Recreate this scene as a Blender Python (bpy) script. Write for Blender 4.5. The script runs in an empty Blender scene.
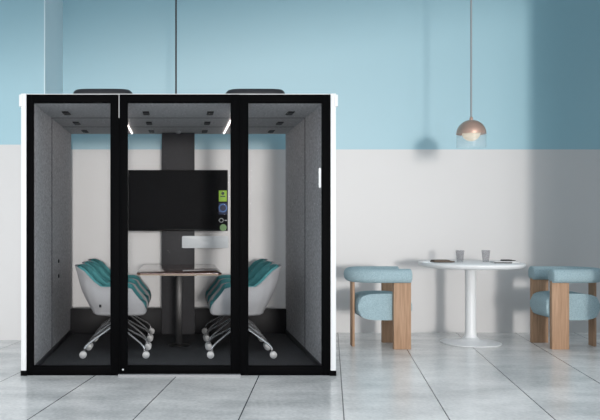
import bpy, bmesh, math, random
from mathutils import Vector, Matrix
random.seed(4)
S = bpy.context.scene
COL = S.collection
PI = math.pi

# ------------------------------------------------------------------ materials
def mat(name, base=(.8, .8, .8), rough=.5, metal=0., spec=.5, ior=1.45, emit=None, emit_s=0.):
    m = bpy.data.materials.new(name); m.use_nodes = True
    nt = m.node_tree; b = nt.nodes['Principled BSDF']
    b.inputs['Base Color'].default_value = (*base, 1)
    b.inputs['Roughness'].default_value = rough
    b.inputs['Metallic'].default_value = metal
    b.inputs['Specular IOR Level'].default_value = spec
    b.inputs['IOR'].default_value = ior
    if emit:
        b.inputs['Emission Color'].default_value = (*emit, 1)
        b.inputs['Emission Strength'].default_value = emit_s
    m['bsdf'] = b.name
    return m

def N(m, kind, **kw):
    n = m.node_tree.nodes.new(kind)
    for k, v in kw.items():
        if k.startswith('i_'):
            n.inputs[k[2:].replace('_', ' ')].default_value = v
        else:
            setattr(n, k, v)
    return n

def L(m, a, b): m.node_tree.links.new(a, b)
def BS(m): return m.node_tree.nodes['Principled BSDF']

def ramp(m, stops):
    r = N(m, 'ShaderNodeValToRGB')
    e = r.color_ramp.elements
    while len(e) < len(stops): e.new(.5)
    for k, (p, c) in enumerate(stops):
        e[k].position = p; e[k].color = (*c, 1)
    return r

def noisy(m, scale, c0, c1, detail=4., bump=0., stretch=(1, 1, 1), lo=.3, hi=.7, coords='Object', dist=.01):
    tc = N(m, 'ShaderNodeTexCoord'); mp = N(m, 'ShaderNodeMapping')
    mp.inputs['Scale'].default_value = stretch
    L(m, tc.outputs[coords], mp.inputs['Vector'])
    nz = N(m, 'ShaderNodeTexNoise'); nz.inputs['Scale'].default_value = scale; nz.inputs['Detail'].default_value = detail
    L(m, mp.outputs[0], nz.inputs['Vector'])
    r = ramp(m, [(lo, c0), (hi, c1)])
    L(m, nz.outputs['Fac'], r.inputs[0]); L(m, r.outputs[0], BS(m).inputs['Base Color'])
    if bump:
        b = N(m, 'ShaderNodeBump'); b.inputs['Strength'].default_value = bump; b.inputs['Distance'].default_value = dist
        L(m, nz.outputs['Fac'], b.inputs['Height']); L(m, b.outputs[0], BS(m).inputs['Normal'])
    return m

def glass(name, tint=(1, 1, 1), ior=1.2, rough=0., body=0., body_col=(.8, .85, .9)):
    """thin architectural pane: mostly straight through, mirror by Fresnel"""
    m = bpy.data.materials.new(name); m.use_nodes = True
    nt = m.node_tree; nt.nodes.clear()
    out = N(m, 'ShaderNodeOutputMaterial')
    t = N(m, 'ShaderNodeBsdfTransparent'); t.inputs[0].default_value = (*tint, 1)
    g = N(m, 'ShaderNodeBsdfGlossy'); g.inputs['Roughness'].default_value = rough
    if body:                                   # blown glass: mirror grows towards the rim, the same from both sides
        lw = N(m, 'ShaderNodeLayerWeight'); lw.inputs['Blend'].default_value = .5
        pw = N(m, 'ShaderNodeMath', operation='POWER'); pw.inputs[1].default_value = 4; L(m, lw.outputs['Facing'], pw.inputs[0])
        f = N(m, 'ShaderNodeMath', operation='MULTIPLY_ADD'); f.inputs[1].default_value = .3; f.inputs[2].default_value = .015
        L(m, pw.outputs[0], f.inputs[0])
    else:
        f = N(m, 'ShaderNodeFresnel'); f.inputs['IOR'].default_value = ior
    mx = N(m, 'ShaderNodeMixShader')
    L(m, f.outputs[0], mx.inputs[0]); L(m, t.outputs[0], mx.inputs[1]); L(m, g.outputs[0], mx.inputs[2])
    last = mx
    if body:
        d = N(m, 'ShaderNodeBsdfDiffuse'); d.inputs[0].default_value = (*body_col, 1)
        m2 = N(m, 'ShaderNodeMixShader'); m2.inputs[0].default_value = body
        L(m, mx.outputs[0], m2.inputs[1]); L(m, d.outputs[0], m2.inputs[2]); last = m2
    L(m, last.outputs[0], out.inputs['Surface'])
    return m

M = {}
PAINT_Z = 2.02
WHITE_PAINT = (.60, .60, .605)
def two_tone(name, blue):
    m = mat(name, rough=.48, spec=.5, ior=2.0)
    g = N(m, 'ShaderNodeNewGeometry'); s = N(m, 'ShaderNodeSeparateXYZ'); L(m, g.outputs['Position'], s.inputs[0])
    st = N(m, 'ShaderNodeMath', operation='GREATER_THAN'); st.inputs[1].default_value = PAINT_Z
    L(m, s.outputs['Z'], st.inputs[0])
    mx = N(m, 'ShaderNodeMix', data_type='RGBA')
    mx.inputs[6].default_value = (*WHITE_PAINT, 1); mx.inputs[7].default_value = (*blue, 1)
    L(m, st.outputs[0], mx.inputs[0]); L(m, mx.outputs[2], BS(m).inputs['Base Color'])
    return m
M['wall'] = two_tone('two_tone_paint', (.26, .50, .595))
M['sunlit_strip'] = two_tone('two_tone_sunlit_copy', (.62, .78, .84))  # same wall paint, blue paled so the return looks sunlit
M['white_wall'] = mat('white_paint', WHITE_PAINT, .6)
M['ceiling'] = mat('ceiling_paint', (.78, .79, .80), .7)

# floor: grey stone slabs; long joints run a little askew to the wall
def floor_mat():
    m = mat('stone_slabs', rough=.3, spec=.5)
    g = N(m, 'ShaderNodeNewGeometry'); s = N(m, 'ShaderNodeSeparateXYZ'); L(m, g.outputs['Position'], s.inputs[0])
    # u = x - .2*(y-7.3) - .245   (joint every .651)
    a = N(m, 'ShaderNodeMath', operation='MULTIPLY_ADD'); a.inputs[1].default_value = -.2; a.inputs[2].default_value = .2 * 7.3 - .245
    L(m, s.outputs['Y'], a.inputs[0])
    u = N(m, 'ShaderNodeMath', operation='ADD'); L(m, a.outputs[0], u.inputs[0]); L(m, s.outputs['X'], u.inputs[1])
    d = N(m, 'ShaderNodeMath', operation='DIVIDE'); d.inputs[1].default_value = .651; L(m, u.outputs[0], d.inputs[0])
    r = N(m, 'ShaderNodeMath', operation='ROUND'); L(m, d.outputs[0], r.inputs[0])
    df = N(m, 'ShaderNodeMath', operation='SUBTRACT'); L(m, d.outputs[0], df.inputs[0]); L(m, r.outputs[0], df.inputs[1])
    ab = N(m, 'ShaderNodeMath', operation='ABSOLUTE'); L(m, df.outputs[0], ab.inputs[0])
    lt = N(m, 'ShaderNodeMath', operation='LESS_THAN'); lt.inputs[1].default_value = .0065; L(m, ab.outputs[0], lt.inputs[0])
    fl = N(m, 'ShaderNodeMath', operation='FLOOR'); L(m, d.outputs[0], fl.inputs[0])
    wn = N(m, 'ShaderNodeTexWhiteNoise', noise_dimensions='1D'); L(m, fl.outputs[0], wn.inputs['W'])
    n1 = N(m, 'ShaderNodeTexNoise'); n1.inputs['Scale'].default_value = 1.6; n1.inputs['Detail'].default_value = 8; n1.inputs['Roughness'].default_value = .62
    mp = N(m, 'ShaderNodeMapping'); mp.inputs['Scale'].default_value = (.8, 1.5, 1)
    L(m, g.outputs['Position'], mp.inputs[0]); L(m, mp.outputs[0], n1.inputs['Vector'])
    n2 = N(m, 'ShaderNodeTexNoise'); n2.inputs['Scale'].default_value = 38; n2.inputs['Detail'].default_value = 3; L(m, g.outputs['Position'], n2.inputs['Vector'])
    mixn = N(m, 'ShaderNodeMath', operation='MULTIPLY_ADD'); mixn.inputs[1].default_value = .42; L(m, n2.outputs['Fac'], mixn.inputs[0]); L(m, n1.outputs['Fac'], mixn.inputs[2])
    mix3 = N(m, 'ShaderNodeMath', operation='MULTIPLY_ADD'); mix3.inputs[1].default_value = .1; L(m, wn.outputs['Value'], mix3.inputs[0]); L(m, mixn.outputs[0], mix3.inputs[2])
    rp = ramp(m, [(.52, FLOOR_C[0]), (.96, FLOOR_C[1])]); L(m, mix3.outputs[0], rp.inputs[0])
    mx = N(m, 'ShaderNodeMix', data_type='RGBA'); mx.inputs[7].default_value = (.10, .105, .115, 1)
    L(m, lt.outputs[0], mx.inputs[0]); L(m, rp.outputs[0], mx.inputs[6]); L(m, mx.outputs[2], BS(m).inputs['Base Color'])
    rr = N(m, 'ShaderNodeMapRange'); rr.inputs['To Min'].default_value = .14; rr.inputs['To Max'].default_value = .32
    L(m, n1.outputs['Fac'], rr.inputs['Value']); L(m, rr.outputs[0], BS(m).inputs['Roughness'])
    return m
FLOOR_C = ((.50, .507, .51), (.93, .92, .905))
M['floor'] = floor_mat()

M['black'] = mat('black_powder_coat', (.0025, .0026, .003), .5, spec=.02)
M['white_shell'] = mat('white_lacquer_shell', (.86, .87, .88), .4)
M['felt'] = noisy(mat('grey_felt', rough=.95, spec=.1), 55, (.34, .34, .35), (.64, .64, .655), bump=.5, detail=6, dist=.002)
M['seam'] = mat('dark_seam', (.03, .03, .033), .9)
M['carpet'] = noisy(mat('charcoal_carpet', rough=1, spec=.05), 220, (.06, .06, .064), (.12, .12, .126), bump=.6, detail=2, dist=.003)
M['charcoal'] = noisy(mat('charcoal_panel', rough=.55, spec=.25), 90, (.040, .040, .044), (.050, .050, .055))
M['dark_plastic'] = mat('dark_vent_plastic', (.022, .024, .029), .45, spec=.4)
M['base_black'] = mat('rear_base_black', (.013, .013, .015), .5, spec=.2)
M['sill_grey'] = mat('sill_grey', (.40, .40, .41), .5)
M['vent_black'] = mat('vent_black', (.006, .006, .007), .6, spec=.2)
M['led'] = mat('led_strip', (.9, .85, .8), .4, emit=(1, .88, .84), emit_s=9)
M['silver'] = mat('brushed_silver', (.62, .63, .65), .3, 1.)
M['chrome'] = mat('chrome', (.72, .73, .75), .25, .8)
M['pane'] = glass('clear_pane', (.993, .995, .997), 1.02)
M['rear_pane'] = glass('clear_rear_pane', (.997, .997, .997), 1.02)
M['screen'] = mat('tv_screen', (.004, .0045, .006), .4, spec=.03)
M['tv_black'] = mat('tv_bezel_black', (.004, .004, .005), .3, spec=.3)
M['board_white'] = mat('pale_board', (.72, .76, .79), .4)
M['sticker_green'] = mat('sticker_lime', (.36, .62, .06), .5)
M['sticker_dark'] = mat('sticker_ink', (.03, .07, .03), .5)
M['sticker_blue'] = mat('sticker_blue', (.05, .15, .42), .5)
M['sticker_navy'] = mat('sticker_navy', (.008, .02, .07), .5)
M['sticker_grey'] = mat('sticker_grey', (.35, .37, .38), .5)
M['sticker_moss'] = mat('sticker_moss', (.17, .33, .12), .5)
M['shell_grey'] = noisy(mat('light_grey_upholstery', rough=.9, spec=.15), 240, (.37, .37, .382), (.47, .47, .485), bump=.25, dist=.002)
M['teal'] = noisy(mat('teal_upholstery', rough=.9, spec=.15), 240, (.075, .27, .285), (.12, .37, .385), bump=.25, dist=.002)
M['caster_white'] = mat('pale_caster', (.66, .66, .66), .4)
M['caster_grey'] = mat('grey_caster_fork', (.22, .22, .23), .4)
M['table_wood'] = noisy(mat('dark_wood_laminate', rough=.06, spec=.9), 5, (.075, .036, .028), (.14, .07, .052), stretch=(6, .6, 1))
M['edge_wood'] = mat('light_table_edge', (.45, .32, .22), .4)
M['black_steel'] = mat('black_steel', (.010, .010, .011), .35, spec=.4)
M['sky_fabric'] = noisy(mat('pale_blue_boucle', rough=.95, spec=.12), 130, (.30, .42, .47), (.44, .575, .62), bump=.7, detail=3, dist=.004)
def wood(name, c0, c1):
    m = noisy(mat(name, rough=.55, spec=.3), 7, c0, c1, stretch=(9, 9, .55), detail=5, bump=.08)
    return m
M['oak'] = wood('oak', (.38, .23, .14), (.53, .34, .225))
M['table_white'] = mat('white_table_lacquer', (.84, .85, .86), .3)
M['copper'] = mat('copper_lamp', (.62, .42, .34), .38, .75)
M['lamp_glass'] = glass('lamp_glass', (.975, .985, .99), 1.1, body=.09, body_col=(.8, .88, .9))
M['tumbler_glass'] = glass('tumbler_glass', (.88, .88, .89), 1.3, body=.10, body_col=(.5, .5, .5))
M['bulb'] = mat('frosted_bulb', (.62, .55, .45), .4, emit=(1, .80, .55), emit_s=.35)
M['cable'] = mat('cable_grey', (.30, .33, .35), .5)
M['cable_dark'] = mat('cable_dark', (.03, .035, .04), .5)
M['napkin_brown'] = noisy(mat('brown_napkin', rough=.9), 90, (.10, .075, .06), (.20, .16, .13), bump=.3)
M['napkin_white'] = noisy(mat('white_napkin', rough=.9), 90, (.68, .68, .68), (.80, .80, .80), bump=.2)
M['napkin_black'] = noisy(mat('dark_napkin', rough=.9), 90, (.03, .028, .026), (.06, .055, .05), bump=.3)
M['steel'] = mat('cutlery_steel', (.35, .40, .44), .25, 1.)
M['dark_steel'] = mat('dark_cutlery', (.035, .035, .037), .35, .6)

# ------------------------------------------------------------------ mesh helpers
class MB:
    def __init__(s): s.bm = bmesh.new()
    def box(s, x0, x1, y0, y1, z0, z1, bevel=0., seg=2):
        r = bmesh.ops.create_cube(s.bm, size=1)
        vs = r['verts']
        for v in vs:
            v.co = Vector((x0 + (v.co.x + .5) * (x1 - x0), y0 + (v.co.y + .5) * (y1 - y0), z0 + (v.co.z + .5) * (z1 - z0)))
        if bevel:
            es = list({e for v in vs for e in v.link_edges})
            bmesh.ops.bevel(s.bm, geom=es, offset=bevel, segments=seg, affect='EDGES', profile=.5)
        return s
    def loops(s, rings, cap0=True, cap1=True, closed=True):
        rv = [[s.bm.verts.new(p) for p in r] for r in rings]
        n = len(rv[0])
        for a, b in zip(rv, rv[1:]):
            for i in range(n if closed else n - 1):
                j = (i + 1) % n
                s.bm.faces.new((a[i], a[j], b[j], b[i]))
        if cap0: s.bm.faces.new(list(reversed(rv[0])))
        if cap1: s.bm.faces.new(rv[-1])
        return rv
    def lathe(s, prof, c=(0, 0, 0), n=40, cap0=True, cap1=True):
        rings = [[(c[0] + r * math.cos(2 * PI * k / n), c[1] + r * math.sin(2 * PI * k / n), c[2] + z) for k in range(n)] for r, z in prof]
        s.loops(rings, cap0, cap1); return s
    def tube(s, pts, r, n=10, r1=None):
        pts = [Vector(p) for p in pts]; rings = []
        up = Vector((0, 0, 1))
        for i, p in enumerate(pts):
            t = (pts[min(i + 1, len(pts) - 1)] - pts[max(i - 1, 0)]).normalized()
            a = t.cross(up)
            if a.length < 1e-3: a = t.cross(Vector((0, 1, 0)))
            a.normalize(); b = a.cross(t).normalized()
            rr = r if r1 is None else r + (r1 - r) * i / (len(pts) - 1)
            rings.append([p + a * rr * math.cos(2 * PI * k / n) + b * rr * math.sin(2 * PI * k / n) for k in range(n)])
        s.loops(rings); return s
    def prism(s, outline, axis, a0, a1, bevel=0., seg=3):
        """outline of 2-D points extruded along axis ('x','y','z')"""
        def P(p, a):
            return {'x': (a, p[0], p[1]), 'y': (p[0], a, p[1]), 'z': (p[0], p[1], a)}[axis]
        rv = s.loops([[P(p, a0) for p in outline], [P(p, a1) for p in outline]])
        if bevel:
            es = set()
            for ring in rv:
                for i, v in enumerate(ring):
                    e = s.bm.edges.get((v, ring[(i + 1) % len(ring)]))
                    if e: es.add(e)
            bmesh.ops.bevel(s.bm, geom=list(es), offset=bevel, segments=seg, affect='EDGES', profile=.5)
        return s
    def build(s, name, m, parent=None, smooth=True, angle=35, loc=None):
        bmesh.ops.recalc_face_normals(s.bm, faces=s.bm.faces)
        me = bpy.data.meshes.new(name); s.bm.to_mesh(me); s.bm.free()
        me.materials.append(m)
        if smooth:
            me.polygons.foreach_set('use_smooth', [True] * len(me.polygons))
            me.set_sharp_from_angle(angle=math.radians(angle))
        o = bpy.data.objects.new(name, me); COL.objects.link(o)
        if parent: o.parent = parent
        if loc: o.location = loc
        return o

def tag(o, label=None, cat=None, group=None, kind=None):
    if label: o['label'] = label
    if cat: o['category'] = cat
    if group: o['group'] = group
    if kind: o['kind'] = kind
    return o
def thing(name, label, cat, loc=(0, 0, 0), rz=0., group=None):
    o = bpy.data.objects.new(name, None); o.empty_display_size = .1
    COL.objects.link(o); o.location = loc; o.rotation_euler = (0, 0, rz)
    return tag(o, label, cat, group)
def dup(root, loc, rz, label):
    def rec(o, parent):
        c = o.copy(); COL.objects.link(c)
        if parent: c.parent = parent
        for ch in list(o.children): rec(ch, c)
        return c
    r = rec(root, None); r.location = loc; r.rotation_euler = (0, 0, rz); r['label'] = label
    return r
def struct(o): o['kind'] = 'structure'; return o

# ------------------------------------------------------------------ room
WY = 8.38        # back wall
struct(MB().box(-6, 9, -4, WY + .3, -.1, 0).build('floor', M['floor'], smooth=False))
struct(MB().box(-1.27, 9, WY, WY + .2, 0, 4.2).build('wall_back', M['wall'], smooth=False))
# the wall on the left stands half a metre forward; a slanted return, coloured as if sunlit, joins the two
struct(MB().prism([(-6, 7.86), (-1.385, 7.86), (-1.385, WY + .2), (-6, WY + .2)], 'z', 0, 4.2).build('wall_left', M['wall'], smooth=False))
struct(MB().prism([(-1.385, 7.86), (-1.375, 7.86), (-1.27, WY), (-1.27, WY + .2), (-1.385, WY + .2)], 'z', 0, 4.2).build('sunlit_return_1', M['sunlit_strip'], smooth=False))
# unseen pier off to the right, added to shade the back wall's right end
struct(MB().box(4.0, 5.7, 6.55, 6.7, 0, 4.2).build('shade_pier', M['white_wall'], smooth=False))
# unseen gable added behind the viewer, slanted to shade the back wall's top
struct(MB().prism([(-6, 2.82), (9, 5.07), (9, 6.6), (-6, 6.6)], 'y', -4.2, -4).build('shade_gable', M['white_wall'], smooth=False))
# ceiling over the rear of the room; the front is left open to the sky
struct(MB().prism([(-6, 4.2), (9, 4.2), (9, WY + .2), (-6, WY + .2)], 'z', 4.2, 4.35).build('ceiling', M['ceiling'], smooth=False))

# ------------------------------------------------------------------ meeting pod
FY, RY, CX = 6.04, 8.17, .004
IX = 1.152               # half inner width
pod = thing('office_pod', 'large black framed glass meeting pod with grey felt lining on the tiled floor', 'office pod', (CX, 0, 0))
def pxx(x, y): return (x - 178) * y / 760 - CX
def pxz(v, y): return 1.22 + (222 - v) * y / 760

for sg in (-1, 1):
    a, b = sorted((sg * 1.208, sg * 1.25))
    sp = MB().box(a, b, FY - .012, RY + .03, .04, 2.24, .004).build('side_panel', M['white_shell'], pod)
    a, b = sorted((sg * IX, sg * 1.208))
    MB().box(a, b, FY + .05, RY, .03, 2.20).build('felt_lining', M['felt'], sp, smooth=False)
    a, b = sorted((sg * (IX - .004), sg * (IX - .0005)))
    MB().box(a, b, 6.905, 6.912, .075, 2.166).build('seam_line', M['seam'], sp)
    a, b = sorted((sg * (IX - .012), sg * IX))
    MB().box(a, b, FY + .06, RY - .01, .032, .075, .003).build('skirting', M['charcoal'], sp)
    a, b = sorted((sg * 1.20, sg * 1.252))
    MB().box(a, b, FY - .014, RY + .03, 0, .04).build('foot_rail', M['black'], sp)
    a, b = sorted((sg * 1.235, sg * 1.266))
    MB().box(a, b, FY - .018, FY + .05, 2.135, 2.232, .008).build('corner_cap', M['white_shell'], sp)
    if sg < 0:
        for v in (261, 276):
            yy = 120 * 1.0
            y_ = IX * 760 / (178 - 58)
            MB().lathe([(.018, 0), (.018, .006), (.012, .008), (.012, .004)], n=20).build('wall_socket', M['dark_plastic'], sp, loc=(-IX, y_, pxz(v, y_))).rotation_euler = (0, PI / 2, 0)

MB().box(-1.208, 1.208, FY + .03, RY + .02, 0, .03).build('floor_panel', M['carpet'], pod, smooth=False)
rp = MB().box(-1.25, 1.25, FY + .02, RY + .03, 2.2345, 2.243, .002).build('roof_panel', M['white_shell'], pod)
cp = MB().box(-1.208, 1.208, FY + .05, RY, 2.166, 2.226).build('ceiling_panel', M['felt'], pod, smooth=False)
for yy in (6.9, 7.55):
    MB().box(-IX, IX, yy, yy + .004, 2.163, 2.167).build('seam_line', M['seam'], cp)
for xx in (-.972, -.280, .275, .968):
    for yy in (6.59, 7.26, 7.92):
        b = MB()
        b.box(xx - .028, xx + .028, yy - .09, yy + .09, 2.161, 2.167)
        v = b.build('air_vent', M['vent_black'], cp)
        sl = MB()
        for k in range(4):
            sl.box(xx - .024, xx + .024, yy - .075 + k * .042, yy - .055 + k * .042, 2.155, 2.162)
        sl.build('vent_slats', M['dark_plastic'], cp)
for xx in (-.494, .486):
    MB().box(xx - .0035, xx + .0035, 6.35, 8.10, 2.158, 2.167, .002).build('light_strip', M['led'], cp)
MB().lathe([(.03, 0), (.03, -.008), (.02, -.022), (.006, -.026)], (0, 7.93, 2.166), 24).build('ceiling_sensor', M['silver'], cp)

def frame_panel(name, x0, x1, y0, y1, z0, z1, st_l, st_r, top, bot, mtl):
    b = MB()
    b.box(x0, x0 + st_l, y0, y1, z0, z1, .0012)
    b.box(x1 - st_r, x1, y0, y1, z0, z1, .0012)
    b.box(x0 + st_l - .002, x1 - st_r + .002, y0 + .001, y1 - .001, z1 - top, z1, .003)
    b.box(x0 + st_l - .002, x1 - st_r + .002, y0 + .001, y1 - .001, z0, z0 + bot, .003)
    f = b.build(name, mtl, pod)
    ym = (y0 + y1) / 2
    g = MB().box(x0 + st_l - .004, x1 - st_r + .004, ym - .004, ym + .004, z0 + bot - .004, z1 - top + .004).build('glass_pane', M['pane'], f, smooth=False)
    return f
fl = frame_panel('fixed_front_panel', -1.208, -.4688, FY, FY + .05, .0, 2.234, .054, .0732, .066, .075, M['black'])
fr = frame_panel('fixed_front_panel', .4828, 1.208, FY, FY + .05, .0, 2.234, .0732, .064, .066, .075, M['black'])
dr = frame_panel('door', -.468, .482, FY - .006, FY + .044, .012, 2.234, .064, .066, .066, .065, M['black'])
tag(dr, 'central glass door in black frame')
# right pane: white upright pull handle
hx = pxx(319.3, FY)
h = MB()
h.box(hx - .010, hx + .010, FY - .030, FY - .012, pxz(188, FY), pxz(168, FY), .008, 3)
for zz in (pxz(184, FY), pxz(172, FY)): h.box(hx - .006, hx + .006, FY - .014, FY + .022, zz - .006, zz + .006)
tag(h.build('pull_handle', M['white_shell'], fr), 'white upright pull handle')
# hinge pins and small floor lock
hg = MB().box(-.4755, -.4685, FY - .008, FY - .0002, pxz(118, FY), 2.232).build('hinge_strip', M['sill_grey'], dr)
MB().lathe([(.008, 0), (.008, .006), (.005, .008)], n=14).build('lock_screw', M['silver'], dr, loc=(pxx(123, FY), FY - .006, pxz(369.5, FY))).rotation_euler = (PI / 2, 0, 0)
sl = MB().box(-.478, .492, FY - .055, FY + .03, 0, .013, .003).build('door_sill', M['sill_grey'], pod)

# back of the pod
for k, (x0, x1) in enumerate(((-IX, -.70), (-.697, -.178), (.178, .697), (.70, IX))):
    MB().box(x0, x1, 8.105, RY, .03, pxz(309, 8.105), .002).build('rear_base_panel', M['base_black'], pod)
MB().box(-.176, .172, 8.05, RY + .01, .03, 2.166, .002).build('support_column', M['charcoal'], pod)
for x0, x1 in ((-IX, -.176), (.172, IX)):
    MB().box(x0, x1, 8.135, 8.143, pxz(309, 8.105), 2.166).build('rear_glass_pane', M['rear_pane'], pod, smooth=False)
# black ventilation hoods on the roof
for xc in (pxx(104.5, 6.5), pxx(253.5, 6.5)):
    w = .252
    rings = []
    for k, (sc, z) in enumerate(((1, 2.243), (1, 2.285), (.975, 2.304), (.92, 2.318), (.84, 2.323))):
        ring = []
        for q in range(48):
            t = 2 * PI * q / 48; c, s_ = math.cos(t), math.sin(t)
            e = .35
            ring.append((xc + w * sc * math.copysign(abs(c) ** e, c), 6.5 + w * sc * math.copysign(abs(s_) ** e, s_), z))
        rings.append(ring)
    b = MB(); b.loops(rings)
    hood = b.build('roof_vent_hood', M['dark_plastic'], pod)

# ------------------------------------------------------------------ television and bar under it
TY = 7.97
tv = thing('television', 'black flat television mounted on the charcoal column inside the pod', 'television', (0, TY, 1.445))
x0, x1, z0, z1 = -.523, .523, 1.127 - 1.445, 1.766 - 1.445
b = MB()
b.box(x0, x1, 0, .035, z0, z1, .004)
b.box(x0 + .15, x1 - .15, .03, .055, z0 + .1, z1 - .1, .01)
b.build('housing', M['tv_black'], tv)
MB().box(x0 + .012, x1 - .012, -.003, .002, z0 + .018, z1 - .012).build('screen', M['screen'], tv, smooth=False)
MB().box(-.12, .12, .05, .079, -.12, .12, .003).build('wall_bracket', M['black_steel'], tv)
def sx(x): return (x - 178) * TY / 760
def sz(v): return 1.22 + (222 - v) * TY / 760 - 1.445
st = MB().box(sx(218.8), sx(226.8), -.0045, -.003, sz(201.5), sz(190.5), .0006).build('sticker', M['sticker_green'], tv); tag(st, 'lime green square sticker with dark emblem')
e = MB()
e.lathe([(.017, 0), (.017, .001)], n=20)
bmesh.ops.rotate(e.bm, verts=e.bm.verts, cent=(0, 0, 0), matrix=Matrix.Rotation(PI / 2, 3, 'X'))
bmesh.ops.translate(e.bm, verts=e.bm.verts, vec=(sx(222.8), -.0048, sz(193.4)))
e.box(sx(220.4), sx(225.2), -.0055, -.0047, sz(197.0), sz(195.9))
e.build('emblem', M['sticker_dark'], st)
def disc(name, xc, zc, r, r_in, mtl, parent, y=-.0045):
    b = MB()
    prof = [(r_in, 0), (r_in, .0015), (r, .0015), (r, 0)] if r_in else [(r, 0), (r, .0015)]
    if r_in:
        b.lathe(prof, n=32, cap0=False, cap1=False)
    else: b.lathe(prof, n=32)
    o = b.build(name, mtl, parent, loc=(xc, y + .0015, zc)); o.rotation_euler = (PI / 2, 0, 0)
    return o
st2 = MB().box(sx(218.6), sx(227.2), -.0042, -.003, sz(214.5), sz(202.6), .0006).build('sticker', M['sticker_navy'], tv); tag(st2, 'navy sticker with blue ring')
disc('ring_mark', sx(222.9), sz(208), .046, .032, M['sticker_blue'], st2, -.0058)
st3 = disc('sticker', sx(221.3), sz(220.3), .024, .017, M['sticker_grey'], tv); tag(st3, 'small grey ring mark')
b3 = MB().box(sx(224.6), sx(227), -.0045, -.003, sz(220.9), sz(219.9)).build('sticker', M['sticker_grey'], tv)
st4 = disc('sticker', sx(223.2), sz(227.6), .036, 0, M['sticker_moss'], tv); tag(st4, 'round moss green sticker')
e = MB(); e.box(sx(221), sx(225.5), -.0068, -.0044, sz(228.9), sz(228.2)); e.box(sx(222), sx(224.5), -.0068, -.0044, sz(226.5), sz(225.6)); e.build('emblem', M['napkin_white'], st4)

BY = 8.035
def bx_(x): return (x - 178) * BY / 760
def bz_(v): return 1.22 + (222 - v) * BY / 760
bar = MB()
out = []
xa, xb, za, zb, r = bx_(182), bx_(228.3), bz_(248), bz_(236), .014
for cx, cz, t0 in ((xb - r, zb - r, 0), (xa + r, zb - r, 90), (xa + r, za + r, 180), (xb - r, za + r, 270)):
    for k in range(6):
        t = math.radians(t0 + k * 18); out.append((cx + r * math.cos(t), cz + r * math.sin(t)))
bar.prism(out, 'y', BY - .022, BY + .014, .004, 2)
tag(bar.build('note_board', M['board_white']), 'pale narrow board fixed to the charcoal column under the television', 'board')

# ------------------------------------------------------------------ pod table
tb = thing('meeting_table', 'glossy dark topped meeting table on a black post inside the pod', 'table', (.01, 7.33, 0))
def chamfer(hx, y0, y1, c): return [(-hx + c, y0), (hx - c, y0), (hx, y0 + c), (hx, y1), (-hx, y1), (-hx, y0 + c)]
MB().prism(chamfer(.375, -.64, .70, .03), 'z', .757, .772, .003, 2).build('tabletop', M['table_wood'], tb)
MB().prism(chamfer(.372, -.637, .697, .03), 'z', .750, .7575).build('edge_band', M['edge_wood'], tb)
b = MB().box(-.032, .032, -.05, .05, .045, .735, .004); b.box(-.16, .16, -.35, .35, .725, .750)
b.build('post', M['black_steel'], tb)
MB().lathe([(.0, .03), (.105, .03), (.105, .038), (.05, .048), (.0, .05)][1:4], n=36).build('base_plate', M['black_steel'], tb)

# ------------------------------------------------------------------ swivel chairs in the pod
def interp(tab, u):
    for (a, p), (b_, q) in zip(tab, tab[1:]):
        if u <= b_ + 1e-9:
            t = (u - a) / (b_ - a); t = t * t * (3 - 2 * t) * .35 + t * .65
            return tuple(p[i] + (q[i] - p[i]) * t for i in range(3))
    return tab[-1][1]
TOP = [(0, (.175, .262, .600)), (.05, (.155, .270, .632)), (.10, (.11, .276, .646)), (.28, (-.12, .282, .650)),
       (.34, (-.19, .280, .70)), (.40, (-.28, .262, .79)), (.45, (-.35, .19, .825)), (.5, (-.375, 0, .832))]
BOT = [(0, (.275, .175, .440)), (.05, (.262, .20, .432)), (.10, (.20, .215, .430)), (.28, (-.07, .222, .430)),
       (.34, (-.13, .215, .430)), (.40, (-.18, .180, .430)), (.45, (-.205, .12, .430)), (.5, (-.215, 0, .430))]
def curve(tab, u):
    if u <= .5: return interp(tab, u)
    f, w, hh = interp(tab, 1 - u); return (f, -w, hh)
NU = 60
def shell_pt(u, v, inset):
    T, B = Vector(curve(TOP, u)), Vector(curve(BOT, u))
    p = B.lerp(T, v); p.z -= .03; p.y *= .84
    c = Vector((-.02, 0, p.z))
    d = Vector((p.x - c.x, p.y, 0))
    bulge = .022 * math.sin(PI * min(1, v * 1.1))
    if d.length > 1e-4:
        d.normalize(); p = p + d * (bulge - inset)
    return p
def make_shell(in0, in1, vlo, vhi, rim):
    b = MB(); NV = 9
    rings = []
    for i in range(NU + 1):
        u = i / NU; ring = []
        for j in range(NV + 1):
            v = vlo + (vhi - vlo) * j / NV; ring.append(shell_pt(u, v, in0))
        mid = shell_pt(u, vhi, (in0 + in1) / 2); mid.z += rim; ring.append(mid)
        for j in range(NV, -1, -1):
            v = vlo + (vhi - vlo) * j / NV; ring.append(shell_pt(u, v, in1))
        rings.append(ring)
    b.loops(rings)
    return b
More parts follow.
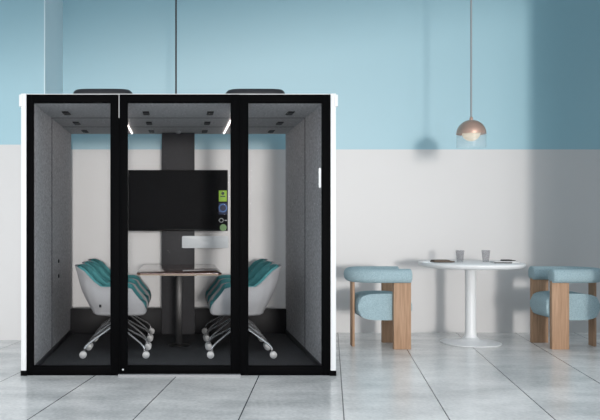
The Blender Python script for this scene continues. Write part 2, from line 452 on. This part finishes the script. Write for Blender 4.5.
def make_office_chair():
    t = thing('office_chair', '', 'chair', (0, 0, 0), 0, 'grey and teal swivel chairs at the pod table')
    b = make_shell(0, .02, 0, 1, .006)
    # bowl bottom
    outline = [shell_pt(i / NU, 0, .002) for i in range(NU + 1)]
    rg = []
    for sc, z in ((1, .406), (.99, .385), (.90, .368), (.55, .36)):
        rg.append([(.02 + (p.x - .02) * sc, p.y * sc, z) for p in outline])
    b.loops(rg)
    b.build('shell', M['shell_grey'], t, angle=60)
    make_shell(.02, .062, .04, .985, .014).build('lining', M['teal'], t, angle=60)
    # seat cushion
    pts = []
    for q in range(48):
        a = 2 * PI * q / 48; c, s_ = math.cos(a), math.sin(a)
        pts.append((.045 + .225 * math.copysign(abs(c) ** .55, c), .152 * math.copysign(abs(s_) ** .55, s_)))
    rg = [[(.045 + (x - .045) * sc, y * sc, z) for x, y in pts] for sc, z in ((.95, .395), (1, .42), (1, .455), (.96, .475), (.86, .483))]
    b = MB(); b.loops(rg); b.build('seat_cushion', M['teal'], t, angle=60)
    # small dark tab on the shell side
    MB().box(-.135, -.115, -.222, -.209, .445, .47, .002).build('fabric_tab', M['seam'], t)
    b = MB(); b.lathe([(.030, .225), (.040, .24), (.040, .275), (.026, .285), (.026, .34), (.10, .35), (.10, .365)], n=24)
    b.build('hub', M['caster_grey'], t)
    for sx_ in (-1, 1):
        for sy in (-1, 1):
            ex, ey = sx_ * .262, sy * .212
            k = .87
            lg = MB().tube([(sx_ * .03, sy * .026, .258), (ex * k, ey * k, .125), (ex * .95, ey * .95, .105), (ex, ey, .085), (ex, ey, .062)], .009, 10).build('leg', M['chrome'], t)
            cs = MB()
            for w_ in (-.019, .005):
                ring0 = [(.0, 0)]
                prof = [(.026, 0), (.031, .003), (.031, .011), (.026, .014)]
                rings = [[(ex + sx_ * .012 + r_ * math.cos(2 * PI * q / 24), ey + w_ + z_, .0315 + r_ * math.sin(2 * PI * q / 24)) for q in range(24)] for r_, z_ in prof]
                cs.loops(rings)
            cs.build('caster', M['caster_white'], lg)
            MB().box(ex - .012, ex + sx_ * .012 + .012, ey - .005, ey + .005, .03, .068, .004).build('caster_fork', M['caster_grey'], lg)
    return t
oc = make_office_chair()
oc.location = (-.553, 6.835, .031)
oc['label'] = 'grey shell swivel chair with teal lining left of the pod table, nearest the glass front'
dup(oc, (.557, 6.835, .031), PI, 'grey shell swivel chair with teal lining right of the pod table, nearest the glass front')
dup(oc, (-.553, 7.345, .031), 0, 'teal lined swivel chair left of the pod table, middle one of its row of three')
dup(oc, (.557, 7.345, .031), PI, 'teal lined swivel chair right of the pod table, middle one of its row of three')
dup(oc, (-.553, 7.855, .031), 0, 'teal lined swivel chair left of the pod table, last by the rear glass')
dup(oc, (.557, 7.855, .031), PI, 'teal lined swivel chair right of the pod table, last by the rear glass')

# ------------------------------------------------------------------ blue barrel chairs
def make_barrel_chair():
    t = thing('barrel_chair', '', 'chair', (0, 0, 0), 0, 'pale blue barrel chairs at the round table')
    # padded ring: back and arms in one curved bolster
    R, xc = .208, -.03
    path = [Vector((.275 - k * .04, -R, 0)) for k in range(8)]
    path += [Vector((xc - R * math.sin(PI * k / 28), -R * math.cos(PI * k / 28), 0)) for k in range(29)]
    path += [Vector((xc + .036 * k + .0, R, 0)) for k in range(1, 9)]
    path[-1].x = .275
    rings = []
    n = 28
    def ring(p, tg, s=1.):
        side = Vector((tg.y, -tg.x, 0))
        out = []
        for q in range(n):
            a = 2 * PI * q / n; c, s_ = math.cos(a), math.sin(a); e = .8
            out.append(p + side * (.068 * s * math.copysign(abs(c) ** e, c)) + Vector((0, 0, (.066) + .068 * s * math.copysign(abs(s_) ** e, s_))))
        return out
    T0 = (path[1] - path[0]).normalized()
    rings.append(ring(path[0] - T0 * .008, T0, .86)); rings.append(ring(path[0] - T0 * .004, T0, .95))
    for i, p in enumerate(path):
        tg = (path[min(i + 1, len(path) - 1)] - path[max(i - 1, 0)]).normalized()
        rings.append(ring(p, tg))
    T1 = (path[-1] - path[-2]).normalized()
    rings.append(ring(path[-1] + T1 * .004, T1, .95)); rings.append(ring(path[-1] + T1 * .008, T1, .86))
    b = MB()
    for r_ in rings:
        for p in r_: p.z += .637
    b.loops(rings); b.build('back_bolster', M['sky_fabric'], t, angle=50)
    # seat: deep rounded cushion
    pts = []
    for q in range(56):
        a = 2 * PI * q / 56; c, s_ = math.cos(a), math.sin(a)
        ez, ex = (.62, .62)
        pts.append((.05 + .26 * math.copysign(abs(c) ** ex, c), .40 + .128 * math.copysign(abs(s_) ** ez, s_)))
    MB().prism(pts, 'y', -.172, .172, .022, 4).build('seat', M['sky_fabric'], t, angle=50)
    for sy in (-1, 1):
        ya, yb = sorted((sy * .180, sy * .228))
        MB().box(.118, .283, ya, yb, 0, .66, .003).build('leg', M['oak'], t)
    MB().box(-.238, -.216, -.055, .055, 0, .66, .003).build('leg', M['oak'], t)
    return t
bc = make_barrel_chair(); bc.location = (1.948, 7.5, 0); bc.rotation_euler = (0, 0, 0)
bc['label'] = 'pale blue barrel chair on oak planks between the pod and the round table'
dup(bc, (3.862, 7.5, 0), PI, 'pale blue barrel chair on oak planks at the picture edge, right of round table')

# ------------------------------------------------------------------ round table and what stands on it
TX, TYY, TZ = 2.945, 7.65, .815
rt = thing('pedestal_table', 'round white pedestal table between the two pale blue chairs', 'table', (TX, TYY, 0))
MB().lathe([(.47, TZ - .048), (.492, TZ - .04), (.507, TZ - .022), (.507, TZ - .008), (.50, TZ)], n=72).build('tabletop', M['table_white'], rt, angle=50)
MB().lathe([(.075, .045), (.058, .075), (.053, .13), (.051, .5), (.055, TZ - .075), (.075, TZ - .055), (.075, TZ - .048)], n=40).build('stem', M['table_white'], rt, angle=50)
MB().lathe([(.285, 0), (.292, .006), (.29, .012), (.22, .022), (.13, .032), (.09, .042), (.07, .06)], n=64).build('base', M['table_white'], rt, angle=50)
tag(MB().lathe([(.06, TZ - .052), (.085, TZ - .052), (.085, TZ - .0475), (.06, TZ - .0475)], n=32).build('mounting_plate', M['steel'], rt))

def tumbler(x, y, label):
    b = MB().lathe([(.029, 0), (.031, .004), (.0425, .118), (.0395, .118), (.029, .012)], n=32)
    o = b.build('drinking_glass', M['tumbler_glass'], None, loc=(x, y, TZ + .0005))
    return tag(o, label, 'glass', 'tumblers on the round table')
tumbler(2.853, 7.69, 'clear tumbler on the round white table beside the brown napkin')
tumbler(3.135, 7.74, 'clear tumbler on the round white table beside the white napkin')

# folded brown napkin with a knife tucked under its end
b = MB()
b.box(-.105, .105, -.06, .06, .0, .012, .005); b.box(-.100, .06, -.055, .05, .011, .022, .005)
nk = b.build('napkin', M['napkin_brown'], None, loc=(2.65, 7.62, TZ + .004)); nk.rotation_euler = (0, 0, .05)
tag(nk, 'folded brown napkin on the round white table beside a tumbler', 'napkin')
b = MB().prism([(-.12, -.004), (-.10, -.009), (0, -.009), (.10, -.006), (.10, .006), (0, .007), (-.10, .007)], 'z', 0, .003, .0008, 1)
kn = b.build('table_knife', M['steel'], None, loc=(2.575, 7.625, TZ + .0005)); tag(kn, 'steel knife lying under the brown napkin on the round table', 'knife')
# white napkin with dark fork
b = MB(); b.box(-.125, .125, -.07, .07, .0, .01, .004); b.box(-.12, .09, -.065, .06, .0095, .018, .004)
wn = b.build('napkin', M['napkin_white'], None, loc=(3.245, 7.55, TZ + .0005)); wn.rotation_euler = (0, 0, -.06)
tag(wn, 'folded white napkin on the round white table under a small dark cloth', 'napkin')
b = MB(); b.box(-.065, .065, -.035, .035, 0, .007, .003); b.box(-.062, .03, -.032, .030, .0065, .013, .003)
fk = b.build('napkin', M['napkin_black'], None, loc=(3.275, 7.545, TZ + .0192)); tag(fk, 'small dark folded cloth lying on the white napkin on the round table', 'cloth')
b = MB(); b.box(-.10, .07, -.010, .010, 0, .009, .003)
sp = b.build('table_spoon', M['dark_steel'], None, loc=(3.205, 7.455, TZ + .0005)); tag(sp, 'dark slim cutlery handle in front of the white napkin on the table', 'cutlery')

# ------------------------------------------------------------------ lamps
LY = 7.3
LX = (471.2 - 178) * LY / 760
lp = thing('pendant_lamp', 'copper dome pendant lamp with clear glass below, hanging over the round table', 'lamp', (LX, LY, 1.22 + (222 - 147.5) * LY / 760))
b = MB()
zc = .128
R = .137
prof = [(R * math.cos(t), zc + R * math.sin(t)) for t in [PI / 2 * k / 14 for k in range(14)]] + [(.012, zc + R)]
prof = [(R - .006, zc)] + prof
b.lathe(prof, n=48, cap0=False)
b.lathe([(.016, zc + R - .004), (.016, zc + R + .02), (.008, zc + R + .03)], n=20)
b.build('dome_shade', M['copper'], lp, angle=50)
MB().lathe([(.135, .129), (.135, .0), (.132, .0), (.132, .129)], n=48, cap0=False, cap1=False).build('glass_shade', M['lamp_glass'], lp, angle=50)
b = MB(); b.lathe([(.0 + .085 * math.cos(t), .145 + .085 * math.sin(t)) for t in [-PI / 2 + .08 + (PI / 2 - .08) * k / 10 for k in range(11)]] + [(.04, .19)], n=32)
b.build('bulb', M['bulb'], lp, angle=60)
MB().tube([(0, 0, zc + R + .02), (0, 0, 4.2 - lp.location.z)], .009, 10).build('cord', M['cable'], lp)
MB().lathe([(.06, 4.17 - lp.location.z), (.06, 4.2 - lp.location.z)], n=24).build('ceiling_cup', M['copper'], lp)
pc = thing('hanging_cable', 'thin dark cable hanging down behind the top of the black pod', 'cable', (-.019, 7.3, 2.2435))
MB().tube([(0, 0, .02), (0, 0, 4.2 - 2.243)], .0085, 10).build('cord', M['cable_dark'], pc)
MB().lathe([(.04, 0), (.04, .02), (.018, .035), (.012, .05)], n=20).build('cable_gland', M['dark_plastic'], pc)
MB().lathe([(.05, 4.17 - 2.243), (.05, 4.2 - 2.243)], n=20).build('ceiling_cup', M['dark_plastic'], pc)

# ------------------------------------------------------------------ light
W = bpy.data.worlds.new('daylight'); S.world = W; W.use_nodes = True
bg = W.node_tree.nodes['Background']; bg.inputs[0].default_value = (.87, .945, 1.0, 1); bg.inputs[1].default_value = .62
tcw = W.node_tree.nodes.new('ShaderNodeTexCoord'); spw = W.node_tree.nodes.new('ShaderNodeSeparateXYZ'); mrw = W.node_tree.nodes.new('ShaderNodeMapRange')
W.node_tree.links.new(tcw.outputs['Generated'], spw.inputs[0]); W.node_tree.links.new(spw.outputs['Z'], mrw.inputs['Value'])
mrw.inputs['From Min'].default_value = .1; mrw.inputs['From Max'].default_value = .8; mrw.inputs['To Min'].default_value = .55; mrw.inputs['To Max'].default_value = 1.65
W.node_tree.links.new(mrw.outputs[0], bg.inputs[1])
sd = bpy.data.lights.new('sun', 'SUN'); sd.energy = 1.0; sd.angle = math.radians(5); sd.color = (1, .95, .905)
so = bpy.data.objects.new('sun', sd); COL.objects.link(so)
az, el = math.radians(4), math.radians(2.5)
d = Vector((-math.sin(az) * math.cos(el), math.cos(az) * math.cos(el), -math.sin(el)))
so.rotation_euler = d.to_track_quat('-Z', 'Y').to_euler(); so.location = (3, -3, 6)

# second, wider sun added to soften the cast shadows
hd = bpy.data.lights.new('second_soft_sun', 'SUN'); hd.energy = .52; hd.angle = math.radians(24); hd.color = (1, .96, .93)
ho = bpy.data.objects.new('second_soft_sun', hd); COL.objects.link(ho); ho.rotation_euler = so.rotation_euler; ho.location = (3.5, -3, 6)

# ------------------------------------------------------------------ camera
cd = bpy.data.cameras.new('camera'); cam = bpy.data.objects.new('camera', cd); COL.objects.link(cam)
cam.location = (0, 0, 1.22); cam.rotation_euler = (PI / 2, 0, 0)
cd.sensor_width = 36; cd.lens = 760 / 600 * 36
cd.shift_x = (300 - 178) / 600; cd.shift_y = 12 / 600
S.camera = cam
S.view_settings.view_transform = 'Standard'; S.view_settings.look = 'None'
S.view_settings.gamma = 1; S.view_settings.use_curve_mapping = False
S.view_settings.exposure = .10
S.cycles.use_denoising = True
S.cycles.max_bounces = 10; S.cycles.transparent_max_bounces = 16
S.cycles.sample_clamp_indirect = 3
S.cycles.sample_clamp_direct = 5
